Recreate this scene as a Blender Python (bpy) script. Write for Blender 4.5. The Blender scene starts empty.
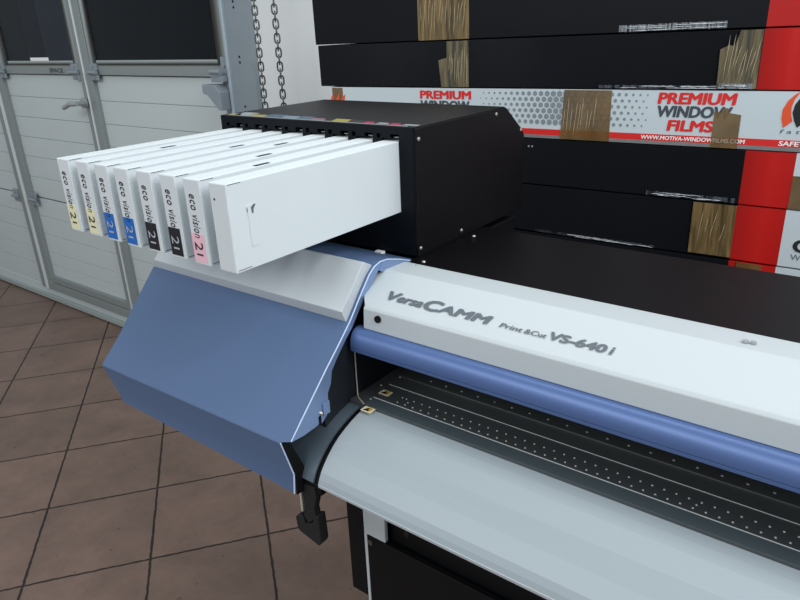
import bpy, math, random
from mathutils import Vector, Matrix
random.seed(7)
H = 1.38                       # height of the camera above the floor; x and y are measured from below the camera
scene = bpy.context.scene
col = scene.collection

# ------------------------------------------------------------------ materials
def new_mat(name):
    m = bpy.data.materials.new(name); m.use_nodes = True
    return m, m.node_tree.nodes, m.node_tree.links, m.node_tree.nodes['Principled BSDF']
def mat(name, rgb, rough=.5, metal=0, noise=0, nscale=40, bump=0, bscale=400, coat=0, spec=.5):
    m, N, L, b = new_mat(name)
    b.inputs['Base Color'].default_value = (*rgb, 1)
    b.inputs['Roughness'].default_value = rough
    b.inputs['Metallic'].default_value = metal
    b.inputs['Specular IOR Level'].default_value = spec
    if coat: b.inputs['Coat Weight'].default_value = coat
    tc = N.new('ShaderNodeTexCoord')
    if noise:
        n = N.new('ShaderNodeTexNoise'); n.inputs['Scale'].default_value = nscale; n.inputs['Detail'].default_value = 5
        L.new(tc.outputs['Object'], n.inputs['Vector'])
        r = N.new('ShaderNodeMix'); r.data_type = 'RGBA'
        r.inputs[6].default_value = (*[c*(1-noise) for c in rgb], 1); r.inputs[7].default_value = (*[min(1, c*(1+noise)) for c in rgb], 1)
        L.new(n.outputs['Fac'], r.inputs[0]); L.new(r.outputs[2], b.inputs['Base Color'])
    if bump:
        n = N.new('ShaderNodeTexNoise'); n.inputs['Scale'].default_value = bscale; n.inputs['Detail'].default_value = 3
        L.new(tc.outputs['Object'], n.inputs['Vector'])
        bp = N.new('ShaderNodeBump'); bp.inputs['Strength'].default_value = bump; bp.inputs['Distance'].default_value = .001
        L.new(n.outputs['Fac'], bp.inputs['Height']); L.new(bp.outputs['Normal'], b.inputs['Normal'])
    return m
def lin(r, g, b):
    f = lambda c: (c/255/12.92) if c/255 <= .04045 else ((c/255+.055)/1.055)**2.4
    return (f(r), f(g), f(b))
M = {}
M['cover_white'] = mat('printer_white_plastic', lin(184, 192, 195), .42, bump=.15, bscale=900, noise=.012, nscale=6)
M['lid_white'] = mat('lid_off_white', lin(192, 199, 203), .5, bump=.15, bscale=900)
M['blue'] = mat('blue_painted_steel', lin(82, 104, 138), .5, noise=.02, nscale=300, bump=.12, bscale=1200, spec=.35)
M['blue_bar'] = mat('blue_anodised_bar', lin(80, 104, 152), .38, metal=.25, bump=.05, bscale=1200)
M['blue_flange'] = mat('blue_flange_lightened', lin(122, 146, 186), .3, metal=.35, spec=.8)  # same blue paint as the cover, lightened for the light it reflects
M['blue_edge'] = mat('blue_edge_highlight', lin(190, 208, 235), .4)  # highlight on the edge of the blue sheet, put into the colour
M['black'] = mat('black_powder_coat', lin(15, 14, 17), .45, spec=.2, bump=.25, bscale=1500, noise=.1, nscale=8)
M['black_front'] = mat('black_plastic_frame', lin(7, 13, 19), .5, spec=.15)
M['black_top'] = mat('black_top_cover', lin(12, 11, 14), .42, spec=.1, bump=.2, bscale=1500, noise=.15, nscale=5)
M['black_matte'] = mat('black_matte', lin(9, 10, 12), .6, spec=.2)
M['black_side'] = mat('black_side_plate', lin(20, 26, 33), .5)
M['dark_grey'] = mat('dark_grey_apron', lin(84, 98, 108), .42, metal=.3)
M['apron'] = mat('silver_grey_apron', lin(152, 162, 167), .45, metal=.08, spec=.4, noise=.015, nscale=10)
M['apron_edge'] = mat('apron_rolled_edge', lin(185, 193, 198), .4, metal=.3)
M['platen'] = mat('black_platen', lin(66, 70, 71), .35, noise=.15, nscale=14)
M['strip'] = mat('dark_strip', lin(78, 89, 94), .35, metal=.2)
M['steel'] = mat('bright_steel', lin(195, 195, 192), .3, metal=.9)
M['hole_rim'] = mat('bright_hole_rim', lin(180, 184, 184), .4)
M['dull_steel'] = mat('dull_steel', lin(160, 165, 166), .4, metal=.25)
M['sleeve'] = mat('white_card_sleeve', lin(213, 221, 224), .55, noise=.02, nscale=12)
M['spine'] = mat('grey_white_spine', lin(205, 211, 214), .55)
M['ink_black'] = mat('print_black', lin(28, 30, 33), .6)
M['ink_grey'] = mat('print_grey', lin(88, 97, 104), .5)
M['ink_lightgrey'] = mat('print_light_grey', lin(165, 172, 182), .6)
M['lab_yellow'] = mat('label_pale_yellow', lin(220, 217, 180), .55)
M['lab_blue'] = mat('label_blue', lin(6, 98, 182), .5)
M['lab_black'] = mat('label_black', lin(12, 13, 17), .5)
M['lab_pink'] = mat('label_pink', lin(228, 182, 196), .55)
M['carton_black'] = mat('black_carton', lin(12, 15, 21), .5, noise=.2, nscale=14, bump=.2, bscale=250, spec=.15)
M['carton_red'] = mat('red_carton', lin(178, 20, 16), .5, spec=.3, noise=.03, nscale=30)
M['carton_white'] = mat('white_carton', lin(196, 208, 213), .5, noise=.015, nscale=20)
M['carton_grey'] = mat('grey_carton_edge', lin(120, 122, 124), .6, noise=.25, nscale=80)
M['carton_dark'] = mat('carton_seam', lin(8, 9, 11), .8)
M['pr_red'] = mat('print_red', lin(214, 32, 28), .5)
M['pr_orange'] = mat('print_orange', lin(226, 80, 34), .5)
M['pr_dark'] = mat('print_charcoal', lin(62, 70, 78), .5)
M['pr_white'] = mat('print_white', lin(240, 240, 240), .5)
M['pr_hex'] = mat('print_hexagon_grey', lin(128, 138, 143), .5)
M['galv'] = mat('galvanised_steel', lin(138, 148, 155), .5, metal=.2, noise=.08, nscale=25)
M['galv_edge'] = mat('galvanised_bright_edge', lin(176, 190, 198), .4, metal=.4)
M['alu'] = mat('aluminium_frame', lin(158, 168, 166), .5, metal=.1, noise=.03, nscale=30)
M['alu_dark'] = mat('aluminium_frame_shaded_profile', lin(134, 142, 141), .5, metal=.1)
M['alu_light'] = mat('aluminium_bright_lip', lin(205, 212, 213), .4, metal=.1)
M['door'] = mat('white_steel_door_panel', lin(190, 199, 199), .5, bump=.3, bscale=300, noise=.02, nscale=8)
M['wall'] = mat('white_painted_wall', lin(214, 218, 218), .8, bump=.35, bscale=90, noise=.03, nscale=4)
M['rubber'] = mat('black_rubber', lin(15, 15, 16), .8)
M['chain'] = mat('chain_steel', lin(100, 104, 104), .4, metal=.8)
M['beige'] = mat('beige_cut_edge', lin(176, 168, 156), .5)
M['night'] = mat('dark_outside_backdrop', lin(30, 34, 40), .9)
M['concrete'] = mat('outside_concrete', lin(215, 215, 235), .8, noise=.2, nscale=8)
M['stk_yellow'] = mat('sticker_yellow', lin(150, 138, 50), .5)
M['stk_cyan'] = mat('sticker_blue_grey', lin(62, 84, 102), .5)
M['stk_light'] = mat('sticker_light_blue', lin(105, 125, 142), .5)
M['stk_pink'] = mat('sticker_pink', lin(120, 88, 100), .5)
M['stk_magenta'] = mat('sticker_magenta', lin(150, 24, 72), .5)
M['stk_white'] = mat('sticker_white', lin(140, 146, 150), .5)
M['warn'] = mat('warning_label_cream', lin(222, 214, 180), .5)
M['warn_y'] = mat('warning_label_amber', lin(190, 140, 40), .5)

def glass_mat():
    m, N, L, b = new_mat('tinted_window_glass')
    b.inputs['Base Color'].default_value = (*lin(20, 25, 29), 1); b.inputs['Roughness'].default_value = .2; b.inputs['Specular IOR Level'].default_value = .2
    t = N.new('ShaderNodeBsdfTransparent'); t.inputs[0].default_value = (.75, .8, .85, 1)
    mx = N.new('ShaderNodeMixShader'); mx.inputs[0].default_value = .55
    L.new(t.outputs[0], mx.inputs[1]); L.new(b.outputs[0], mx.inputs[2]); L.new(mx.outputs[0], N['Material Output'].inputs[0])
    return m
M['glass'] = glass_mat()
def tape_mat(name, c1, c2, alpha, rough=.22, sx=60, streak=.5):
    m, N, L, b = new_mat(name)
    tc = N.new('ShaderNodeTexCoord'); mp = N.new('ShaderNodeMapping'); mp.inputs['Scale'].default_value = (sx, sx, 5)
    mp.inputs['Rotation'].default_value = (0, .12, 0)
    n = N.new('ShaderNodeTexNoise'); n.inputs['Scale'].default_value = 2.2; n.inputs['Detail'].default_value = 4; n.inputs['Distortion'].default_value = .6
    L.new(tc.outputs['Object'], mp.inputs[0]); L.new(mp.outputs[0], n.inputs['Vector'])
    r = N.new('ShaderNodeValToRGB'); r.color_ramp.elements[0].position = .35; r.color_ramp.elements[1].position = .68
    r.color_ramp.elements[0].color = (*c1, 1); r.color_ramp.elements[1].color = (*c2, 1)
    L.new(n.outputs['Fac'], r.inputs[0]); L.new(r.outputs[0], b.inputs['Base Color'])
    b.inputs['Roughness'].default_value = rough
    bp = N.new('ShaderNodeBump'); bp.inputs['Strength'].default_value = .9; bp.inputs['Distance'].default_value = .002
    L.new(n.outputs['Fac'], bp.inputs['Height']); L.new(bp.outputs[0], b.inputs['Normal'])
    t = N.new('ShaderNodeBsdfTransparent'); mx = N.new('ShaderNodeMixShader'); mx.inputs[0].default_value = alpha
    L.new(t.outputs[0], mx.inputs[1]); L.new(b.outputs[0], mx.inputs[2]); L.new(mx.outputs[0], N['Material Output'].inputs[0])
    return m
M['tape_brown'] = tape_mat('brown_packing_tape', lin(84, 72, 48), lin(150, 125, 84), .8)
M['tape_tan'] = tape_mat('tan_packing_tape', lin(112, 88, 52), lin(140, 112, 70), .55, sx=12)
M['tape_grey'] = tape_mat('greyish_packing_tape', lin(70, 70, 58), lin(140, 124, 92), .8)
M['tape_clear'] = tape_mat('clear_packing_tape', lin(30, 34, 40), lin(185, 192, 198), .6, rough=.15, sx=160)
M['tape_wrap'] = tape_mat('crumpled_clear_wrap', lin(20, 24, 32), lin(120, 128, 138), .45, rough=.12, sx=70)

def floor_mat():
    m, N, L, b = new_mat('brown_floor_tiles')
    tc = N.new('ShaderNodeTexCoord'); mp = N.new('ShaderNodeMapping'); mp.vector_type = 'POINT'
    # tile grid is turned about 51 degrees against the walls
    mp.inputs['Location'].default_value = FL[0]; mp.inputs['Rotation'].default_value = (0, 0, FL[1]); mp.inputs['Scale'].default_value = (1, 1, 1)
    L.new(tc.outputs['Object'], mp.inputs[0])
    # wobble for the uneven grout
    nz = N.new('ShaderNodeTexNoise'); nz.inputs['Scale'].default_value = 45; nz.inputs['Detail'].default_value = 3
    L.new(tc.outputs['Object'], nz.inputs['Vector'])
    sub = N.new('ShaderNodeVectorMath'); sub.operation = 'SUBTRACT'; sub.inputs[1].default_value = (.5, .5, .5)
    L.new(nz.outputs['Color'], sub.inputs[0])
    sc = N.new('ShaderNodeVectorMath'); sc.operation = 'SCALE'; sc.inputs['Scale'].default_value = .007
    L.new(sub.outputs[0], sc.inputs[0])
    ad = N.new('ShaderNodeVectorMath'); ad.operation = 'ADD'
    L.new(mp.outputs[0], ad.inputs[0]); L.new(sc.outputs[0], ad.inputs[1])
    br = N.new('ShaderNodeTexBrick'); br.offset = 0; br.squash = 1
    br.inputs['Scale'].default_value = 1; br.inputs['Brick Width'].default_value = TS; br.inputs['Row Height'].default_value = TS
    br.inputs['Mortar Size'].default_value = .0040; br.inputs['Mortar Smooth'].default_value = .3; br.inputs['Bias'].default_value = 0
    br.inputs['Color1'].default_value = (*lin(131, 109, 98), 1); br.inputs['Color2'].default_value = (*lin(122, 102, 92), 1)
    br.inputs['Mortar'].default_value = (*lin(46, 39, 34), 1)
    L.new(ad.outputs[0], br.inputs['Vector'])
    n2 = N.new('ShaderNodeTexNoise'); n2.inputs['Scale'].default_value = 6; n2.inputs['Detail'].default_value = 8; n2.inputs['Roughness'].default_value = .7
    L.new(tc.outputs['Object'], n2.inputs['Vector'])
    rp = N.new('ShaderNodeValToRGB'); rp.color_ramp.elements[0].position = .3; rp.color_ramp.elements[1].position = .7
    rp.color_ramp.elements[0].color = (.72, .72, .72, 1); rp.color_ramp.elements[1].color = (1.12, 1.1, 1.08, 1)
    L.new(n2.outputs['Fac'], rp.inputs[0])
    mu = N.new('ShaderNodeMix'); mu.data_type = 'RGBA'; mu.blend_type = 'MULTIPLY'; mu.inputs[0].default_value = 1
    L.new(br.outputs['Color'], mu.inputs[6]); L.new(rp.outputs[0], mu.inputs[7])
    # small dark specks
    n3 = N.new('ShaderNodeTexNoise'); n3.inputs['Scale'].default_value = 34; n3.inputs['Detail'].default_value = 2
    L.new(tc.outputs['Object'], n3.inputs['Vector'])
    r3 = N.new('ShaderNodeValToRGB'); r3.color_ramp.elements[0].position = .26; r3.color_ramp.elements[1].position = .3
    r3.color_ramp.elements[0].color = (.6, .58, .56, 1); r3.color_ramp.elements[1].color = (1, 1, 1, 1)
    L.new(n3.outputs['Fac'], r3.inputs[0])
    m2 = N.new('ShaderNodeMix'); m2.data_type = 'RGBA'; m2.blend_type = 'MULTIPLY'; m2.inputs[0].default_value = 1
    L.new(mu.outputs[2], m2.inputs[6]); L.new(r3.outputs[0], m2.inputs[7]); L.new(m2.outputs[2], b.inputs['Base Color'])
    b.inputs['Roughness'].default_value = .5; b.inputs['Specular IOR Level'].default_value = .35
    bp = N.new('ShaderNodeBump'); bp.inputs['Strength'].default_value = .6; bp.inputs['Distance'].default_value = .003; bp.invert = True
    L.new(br.outputs['Fac'], bp.inputs['Height']); L.new(bp.outputs[0], b.inputs['Normal'])
    return m
TS = .334
_a = math.atan2(.258, .200)           # direction of one set of grout lines
_A = Vector((-1.766, .938, 0))        # one grout crossing
_v = Matrix.Rotation(-_a, 3, 'Z') @ _A
FL = ((-_v.x, -_v.y, 0), -_a)
M['floor'] = floor_mat()

# ------------------------------------------------------------------ mesh helpers
class MB:
    def __init__(s): s.v = []; s.f = []; s.m = []
    def add(s, vs, fs, mi=0):
        n = len(s.v); s.v += [tuple(p) for p in vs]; s.f += [tuple(i+n for i in f) for f in fs]; s.m += [mi]*len(fs); return s
    def box(s, x0, x1, y0, y1, z0, z1, mi=0):
        return s.add([(x0,y0,z0),(x1,y0,z0),(x1,y1,z0),(x0,y1,z0),(x0,y0,z1),(x1,y0,z1),(x1,y1,z1),(x0,y1,z1)],
                     [(0,3,2,1),(4,5,6,7),(0,1,5,4),(1,2,6,5),(2,3,7,6),(3,0,4,7)], mi)
    def prism(s, poly, x0, x1, mi=0, cap=None, xa=None):      # poly in (y,z) extruded along x
        n = len(poly); xs = xa or [x0]*n
        vs = [(xs[i], p[0], p[1]) for i, p in enumerate(poly)] + [(x1, *p) for p in poly]
        s.add(vs, [(i, (i+1) % n, n+(i+1) % n, n+i) for i in range(n)], mi)
        c = mi if cap is None else cap
        s.add([vs[i] for i in range(n)], [tuple(range(n))[::-1]], c); s.add([vs[n+i] for i in range(n)], [tuple(range(n))], c)
        return s
    def prismy(s, poly, y0, y1, mi=0):     # poly in (x,z) extruded along y
        n = len(poly)
        return s.add([(p[0], y0, p[1]) for p in poly]+[(p[0], y1, p[1]) for p in poly],
                     [(i, (i+1) % n, n+(i+1) % n, n+i) for i in range(n)]+[tuple(range(n))[::-1], tuple(range(n, 2*n))], mi)
    def tube(s, pts, r, seg=10, mi=0, closed=False, caps=True):
        pts = [Vector(p) for p in pts]; n = len(pts); base = len(s.v); up = Vector((0, 0, 1)); prev = None
        for i, p in enumerate(pts):
            if closed: t = (pts[(i+1) % n]-pts[i-1]).normalized()
            else: t = (pts[min(i+1, n-1)]-pts[max(i-1, 0)]).normalized()
            a = prev if prev is not None else (up if abs(t.dot(up)) < .9 else Vector((1, 0, 0)))
            a = (a - t*a.dot(t)).normalized(); b = t.cross(a); prev = a
            rr = r[i] if isinstance(r, (list, tuple)) else r
            for k in range(seg):
                an = 2*math.pi*k/seg; s.v.append(tuple(p+a*math.cos(an)*rr+b*math.sin(an)*rr))
        m = n if closed else n-1
        for i in range(m):
            for k in range(seg):
                j = (i+1) % n
                s.f.append((base+i*seg+k, base+i*seg+(k+1) % seg, base+j*seg+(k+1) % seg, base+j*seg+k)); s.m.append(mi)
        if caps and not closed:
            s.f.append(tuple(base+k for k in range(seg))[::-1]); s.m.append(mi)
            s.f.append(tuple(base+(n-1)*seg+k for k in range(seg))); s.m.append(mi)
        return s
    def disc(s, c, n, r, h, seg=12, mi=0, dome=False):
        c = Vector(c); n = Vector(n).normalized()
        if dome: return s.tube([c, c+n*h*.6, c+n*h], [r, r*.85, r*.4], seg, mi)
        return s.tube([c, c+n*h], r, seg, mi)
    def build(s, name, mats, parent=None, smooth=False, bevel=0, seg=2, at=None, ang=40):
        me = bpy.data.meshes.new(name)
        o0 = Vector(parent['_o']) if parent is not None and '_o' in parent.keys() else (Vector(at) if at else Vector((0, 0, 0)))
        me.from_pydata([tuple(Vector(p)-o0) for p in s.v], [], s.f)
        if not isinstance(mats, (list, tuple)): mats = [mats]
        for m in mats: me.materials.append(M[m] if isinstance(m, str) else m)
        for p, i in zip(me.polygons, s.m): p.material_index = i; p.use_smooth = smooth
        me.update()
        import bmesh
        bm = bmesh.new(); bm.from_mesh(me); bmesh.ops.remove_doubles(bm, verts=bm.verts, dist=1e-6) if not smooth or bevel else None
        bmesh.ops.recalc_face_normals(bm, faces=bm.faces); bm.to_mesh(me); bm.free()
        ob = bpy.data.objects.new(name, me); col.objects.link(ob)
        if parent is not None:
            ob.parent = parent; ob['_o'] = tuple(o0)
        else:
            ob.location = o0 + Vector((0, 0, H)); ob['_o'] = tuple(o0)
        if bevel:
            b = ob.modifiers.new('bevel', 'BEVEL'); b.width = bevel; b.segments = seg; b.limit_method = 'ANGLE'; b.angle_limit = math.radians(ang)
            b.harden_normals = False
            for p in me.polygons: p.use_smooth = True
            w = ob.modifiers.new('wn', 'WEIGHTED_NORMAL'); w.keep_sharp = True
        elif smooth:
            try: me.set_sharp_from_angle(angle=math.radians(35))
            except Exception: pass
        return ob
def root(name, loc, label=None, cat=None, group=None, kind=None):
    o = bpy.data.objects.new(name, None); col.objects.link(o)
    o.location = Vector(loc)+Vector((0, 0, H)); o['_o'] = tuple(loc); o.empty_display_size = .05
    tag(o, label, cat, group, kind); return o
def tag(o, label=None, cat=None, group=None, kind=None):
    if label: o['label'] = label
    if cat: o['category'] = cat
    if group: o['group'] = group
    if kind: o['kind'] = kind
    return o

# ------------------------------------------------------------------ lettering
def text(body, p0, u, v, w, cap, m, parent, name='lettering', bold=0, shear=0, space=1, thick=.00025, off=.0003, cond=None):
    """p0 = lower left corner, u = reading direction, v = up direction of the letters, w = width, cap = height of a capital"""
    u = Vector(u).normalized(); v = Vector(v).normalized(); n = u.cross(v)
    def mk(t, b):
        c = bpy.data.curves.new('t', 'FONT'); c.body = t; c.space_character = space; c.resolution_u = 3
        o = bpy.data.objects.new('t', c); col.objects.link(o)
        bpy.context.view_layer.update()
        me = bpy.data.meshes.new_from_object(o.evaluated_get(bpy.context.evaluated_depsgraph_get()))
        bpy.data.objects.remove(o); bpy.data.curves.remove(c); return me
    h = mk('H', bold); ch = max(q.co.y for q in h.vertices)-min(q.co.y for q in h.vertices); y0 = min(q.co.y for q in h.vertices)
    me = mk(body, bold)
    sy = cap/ch
    base_v = [(q.co.x, q.co.y-y0) for q in me.vertices]; base_f = [tuple(p.vertices) for p in me.polygons]
    sh = [(0, 0)] if not bold else [(0, 0)]+[(bold*math.cos(a*math.pi/4), .7*bold*math.sin(a*math.pi/4)) for a in range(8)]
    pts = [(x+dx, (y+dy)*sy) for dx, dy in sh for x, y in base_v]
    x0 = min(p[0] for p in pts); x1 = max(p[0] for p in pts); sx = w/(x1-x0)
    o0 = Vector(parent['_o'])
    vs = []
    for (x, y) in pts:
        vs.append(Vector(p0)+u*((x-x0)*sx+y*shear)+v*y+n*off)
    mb = MB(); fs = [tuple(a+q*len(base_v) for a in f) for q in range(len(sh)) for f in base_f]
    nb = len(base_v)
    vs = [q+n*(thick+.00001*(i//nb)) for i, q in enumerate(vs)]
    mb.add(vs, fs)
    bpy.data.meshes.remove(me); bpy.data.meshes.remove(h)
    me2 = bpy.data.meshes.new(name); me2.from_pydata([tuple(Vector(p)-o0) for p in mb.v], [], mb.f); me2.materials.append(M[m])
    ob = bpy.data.objects.new(name, me2); col.objects.link(ob); ob.parent = parent
    ob['_o'] = tuple(o0)
    return ob

XR, ZU = (1, 0, 0), (0, 0, 1)

# ------------------------------------------------------------------ the setting
def build_room():
    f = MB().box(-7, 3, -2.6, 1.72, -H-.05, -H).build('floor', 'floor'); tag(f, kind='structure')
    YW = 1.62
    w = MB()
    w.box(-1.90, 3, YW, YW+.15, -H, 1.5)             # solid wall to the right of the door
    w.box(-7, -5.2, YW, YW+.15, -H, 1.5)
    w.box(-5.2, -1.90, YW, YW+.15, 1.05, 1.5)
    tag(w.build('wall_back', 'wall'), kind='structure')
    # sectional garage door ------------------------------------------------
    d = root('door_1', (-3.4, YW, -H), kind='structure')
    def slats(name, x0, x1, zs):
        b = MB()
        for z1, z0 in zip(zs[:-1], zs[1:]):
            b.box(x0, x1, YW+.012, YW+.04, z0+.0007, z1-.0007)
        b.box(x0+.004, x1-.004, YW+.018, YW+.045, zs[-1]+.004, zs[0]-.004)
        return b.build(name, 'door', d, bevel=.0018, seg=2)
    mid = [-.142, -.247, -.346, -.446, -.546, -.655, -.762]
    low = [-.768, -.870, -.972, -1.075, -1.150, -1.216]
    for x0, x1 in ((-5.2, -3.835), (-3.70, -2.955), (-2.86, -1.9)):
        slats('door_panel', x0, x1, mid)
    slats('door_panel', -3.70, -2.955, low)
    for x0, x1 in ((-5.2, -3.835), (-2.86, -1.9)):
        slats('door_panel', x0, x1, [-.768, -.870, -.972, -1.075, -1.175, -1.30])
    MB().box(-5.2, -1.9, YW+.010, YW+.04, -1.345, -1.298).build('door_panel', 'door', d, bevel=.002)
    MB().box(-5.2, -1.9, YW-.006, YW+.045, -1.372, -1.343).build('bottom_rail', 'alu', d, bevel=.003)
    MB().box(-5.2, -1.9, YW+.004, YW+.04, -H, -1.370).build('bottom_seal', 'rubber', d)
    # dark backing behind the joints
    MB().box(-5.2, -1.9, YW+.046, YW+.05, -H, -.09).build('door_core', 'carton_dark', d)
    # stiles of the wicket door
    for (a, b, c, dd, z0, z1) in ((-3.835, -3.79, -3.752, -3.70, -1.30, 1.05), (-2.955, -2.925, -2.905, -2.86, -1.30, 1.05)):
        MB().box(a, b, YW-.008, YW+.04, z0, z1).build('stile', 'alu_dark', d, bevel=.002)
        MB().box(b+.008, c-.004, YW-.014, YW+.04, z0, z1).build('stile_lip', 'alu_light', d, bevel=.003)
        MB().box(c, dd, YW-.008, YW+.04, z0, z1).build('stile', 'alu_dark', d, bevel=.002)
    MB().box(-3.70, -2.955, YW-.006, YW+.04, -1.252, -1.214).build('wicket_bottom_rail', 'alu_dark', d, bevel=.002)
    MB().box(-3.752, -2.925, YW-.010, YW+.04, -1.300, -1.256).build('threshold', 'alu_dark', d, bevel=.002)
    # window band
    def win(n, x0, x1):
        wn = root('window_%d' % n, ((x0+x1)/2, YW, 0), kind='structure')
        b = MB()
        fx0, fx1 = (x0-.085, x1+.04) if n == 1 else (x0-.045, x1+.06)
        b.box(fx0, x0, YW-.004, YW+.04, -.102, 1.05); b.box(x1, fx1, YW-.004, YW+.04, -.102, 1.05)
        b.box(x0, x1, YW-.004, YW+.04, -.102, -.080)
        b.box(x0, x1, YW-.004, YW+.04, .62, 1.05)
        b.build('window_frame', 'alu', wn, bevel=.003)
        MB().box(x0-.004, x1+.004, YW+.001, YW+.006, -.084, .63).build('pane', 'glass', wn)
        return wn
    w1 = win(1, -3.607, -2.998); win(2, -2.812, -2.02)
    MB().box(-3.375, -3.21, YW-.002, YW+.0005, -.080, -.066).build('lamp_reflection', 'pr_white', w1)  # reflection of a lamp on the glass, painted as a white bar
    win3 = MB().box(-5.2, -3.84, YW-.002, YW+.04, -.102, 1.05).build('door_panel', 'alu', d, bevel=.002)
    for x0, x1 in ((-5.2, -3.835), (-3.70, -2.955), (-2.86, -1.9)):
        MB().box(x0, x1, YW-.002, YW+.04, -.139, -.1025).build('section_rail', 'alu_dark', d, bevel=.002)
    # small nameplate
    pl = MB().box(-3.225, -3.085, YW-.004, YW-.002, -.134, -.110).build('nameplate', 'alu_dark', d)
    text('SPACE', (-3.215, YW-.004, -.130), XR, ZU, .12, .017, 'ink_black', pl, bold=.03)
    # hinges
    def hinge(x, z, w=.05, side=1):
        b = MB()
        b.box(x, x+w, YW-.012, YW-.003, z-.002, z+.026); b.box(x, x+w, YW-.012, YW-.003, z-.042, z-.018)
        b.tube([(x-.004, YW-.018, z-.010), (x+w+.004, YW-.018, z-.010)], .009, 10)
        for q in (z+.013, z-.032): b.disc((x+w/2, YW-.012, q), (0, -1, 0), .006, .004, 8)
        b.build('hinge', 'galv', d, bevel=.0015)
    for x in (-3.70, -3.01, -2.86, -3.89): hinge(x, -.118, .055)
    for x in (-3.70, -3.895, -3.01, -2.86): hinge(x, -.764, .055)
    # lever handle of the wicket door
    hd = MB()
    hd.disc((-2.935, YW-.02, -.255), (0, -1, 0), .022, .012, 16)
    hd.tube([(-2.915, YW-.03, -.255), (-2.905, YW-.075, -.252)], .009, 10)
    hd.tube([(-2.900, YW-.075, -.252), (-2.955, YW-.080, -.254), (-3.015, YW-.078, -.272)], [.010, .011, .010], 10)
    hd.build('lever_handle', 'dull_steel', d, smooth=True)
    # roller bracket at the right edge
    rb = MB()
    rb.box(-1.985, -1.946, YW-.02, YW-.004, -.33, -.07)
    rb.box(-2.010, -1.946, YW-.05, YW-.021, -.152, -.132)
    rb.tube([(-2.002, YW-.055, -.118), (-1.950, YW-.055, -.118)], .009, 10)
    rb.prismy([(-2.040, -.160), (-2.040, -.190), (-2.015, -.196), (-1.960, -.245), (-1.946, -.245), (-1.946, -.185), (-1.975, -.160)], YW-.07, YW-.022)
    for q in (-.10, -.275, -.305): rb.disc((-1.966, YW-.02, q), (0, -1, 0), .007, .004, 8)
    rb.build('roller_bracket', 'galv', d, bevel=.002)
    # post added outside to stand in for a reflection on the left pane
    p = MB().box(-4.80, -4.58, 2.3, 2.5, -H, .38).build('reflection_post', 'concrete', at=(-4.70, 2.4, -H))
    tag(p, 'added grey upright standing in for a reflection on the left window of the garage door', 'reflection stand-in')
    tag(MB().box(-14, 3, 4.0, 4.1, -H, 3.2).build('outside_backdrop', 'night'), kind='structure')  # added backdrop that keeps the view through the panes dark
    tag(MB().box(-14, 3, 1.78, 5, -H-.05, -H-.001).build('ground', 'concrete'), kind='structure')
    # baseboard-free wall: vertical guide rail of the door
    g = root('guide_rail', (-1.83, 1.58, -H), 'galvanised steel guide rail standing at right side of garage door', 'rail')
    MB().box(-1.927, -1.812, 1.600, 1.618, -H, 1.5).build('rail_web', 'galv', g)
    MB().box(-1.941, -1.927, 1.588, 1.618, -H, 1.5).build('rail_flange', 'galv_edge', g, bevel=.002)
    for z in (.085, -.087, -.25, .25, .41):
        for k in (0, .018): MB().disc((-1.880, 1.601, z+k-.002), (0, -1, 0), .0042, .002, 8).build('bolt_hole', 'black_matte', g)
build_room()

# chain -------------------------------------------------------------------
def build_chain():
    g = root('pull_chain', (-1.62, 1.50, -.95), 'steel link pull chain hanging in two strands before white wall', 'chain')
    def strand(pts_fn, n, name):
        b = MB()
        for i in range(n):
            c, t = pts_fn(i)
            t = t.normalized(); a = Vector((-.75, .66, 0)); a = (a-t*a.dot(t)).normalized(); s_ = t.cross(a)
            w = s_ if i % 2 == 0 else a
            hl, hw = .0062, .0078
            ring = []
            for k in range(14):
                an = 2*math.pi*k/14
                ring.append(c+w*hw*math.cos(an)+t*(hl*(1 if math.sin(an) > .01 else -1 if math.sin(an) < -.01 else 0)+hw*math.sin(an)))
            b.tube(ring, .0025, 6, closed=True)
        b.build(name, 'chain', g, smooth=True)
    P = .0201
    strand(lambda i: (Vector((-1.667+.0004*math.sin(i), 1.50, -.9+i*P)), Vector((.004, 0, 1))), 110, 'chain_strand')
    strand(lambda i: (Vector((-1.582, 1.50, -.9+i*P)), Vector((0, 0, 1))), 110, 'chain_strand')
    R_ = .0425; n = 7
    strand(lambda i: (Vector((-1.6245-R_*math.cos(math.pi*(i+.5)/n), 1.50, -.91-R_*math.sin(math.pi*(i+.5)/n))),
                      Vector((math.sin(math.pi*(i+.5)/n), 0, -math.cos(math.pi*(i+.5)/n)))), n, 'chain_bend')
    wh = MB().tube([(-1.6245, 1.485, 1.31), (-1.6245, 1.515, 1.31)], .040, 24).tube([(-1.6245, 1.515, 1.31), (-1.6245, 1.625, 1.31)], .012, 12)
    wh.build('chain_wheel', 'galv', g, smooth=True)
build_chain()

# ------------------------------------------------------------------ film cartons
YB = 1.30
DEP = .20
def carton(z1, z0, label, kind='black', x0=-1.228, x1=.62, dy=0, group='long cartons stacked against the wall', tilt=True):
    g = root('film_carton', ((x0+x1)/2, YB+dy+DEP/2, z0), label, 'box', group)
    y0, y1 = YB+dy, YB+dy+DEP
    b = MB()
    if kind == 'black':
        b.box(x0, -.2255, y0, y1, z0, z1, 0); b.box(-.2255, -.147, y0, y1, z0, z1, 1); b.box(-.147, x1, y0, y1, z0, z1, 2)
        b.build('carton', ['carton_black', 'carton_red', 'carton_white'], g, bevel=.0015)
    else:
        b.box(x0, x1, y0, y1, z0, z0+.0065, 3); b.box(x0, x1, y0, y1, z0+.0065, z0+.0185, 1); b.box(x0, x1, y0, y1, z0+.0185, z1, 2)
        b.build('carton', ['carton_black', 'pr_red', 'carton_white', 'carton_grey'], g)
    if z1 > -.5 and tilt: g.rotation_euler.y = -.011
    return g, y0
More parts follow.
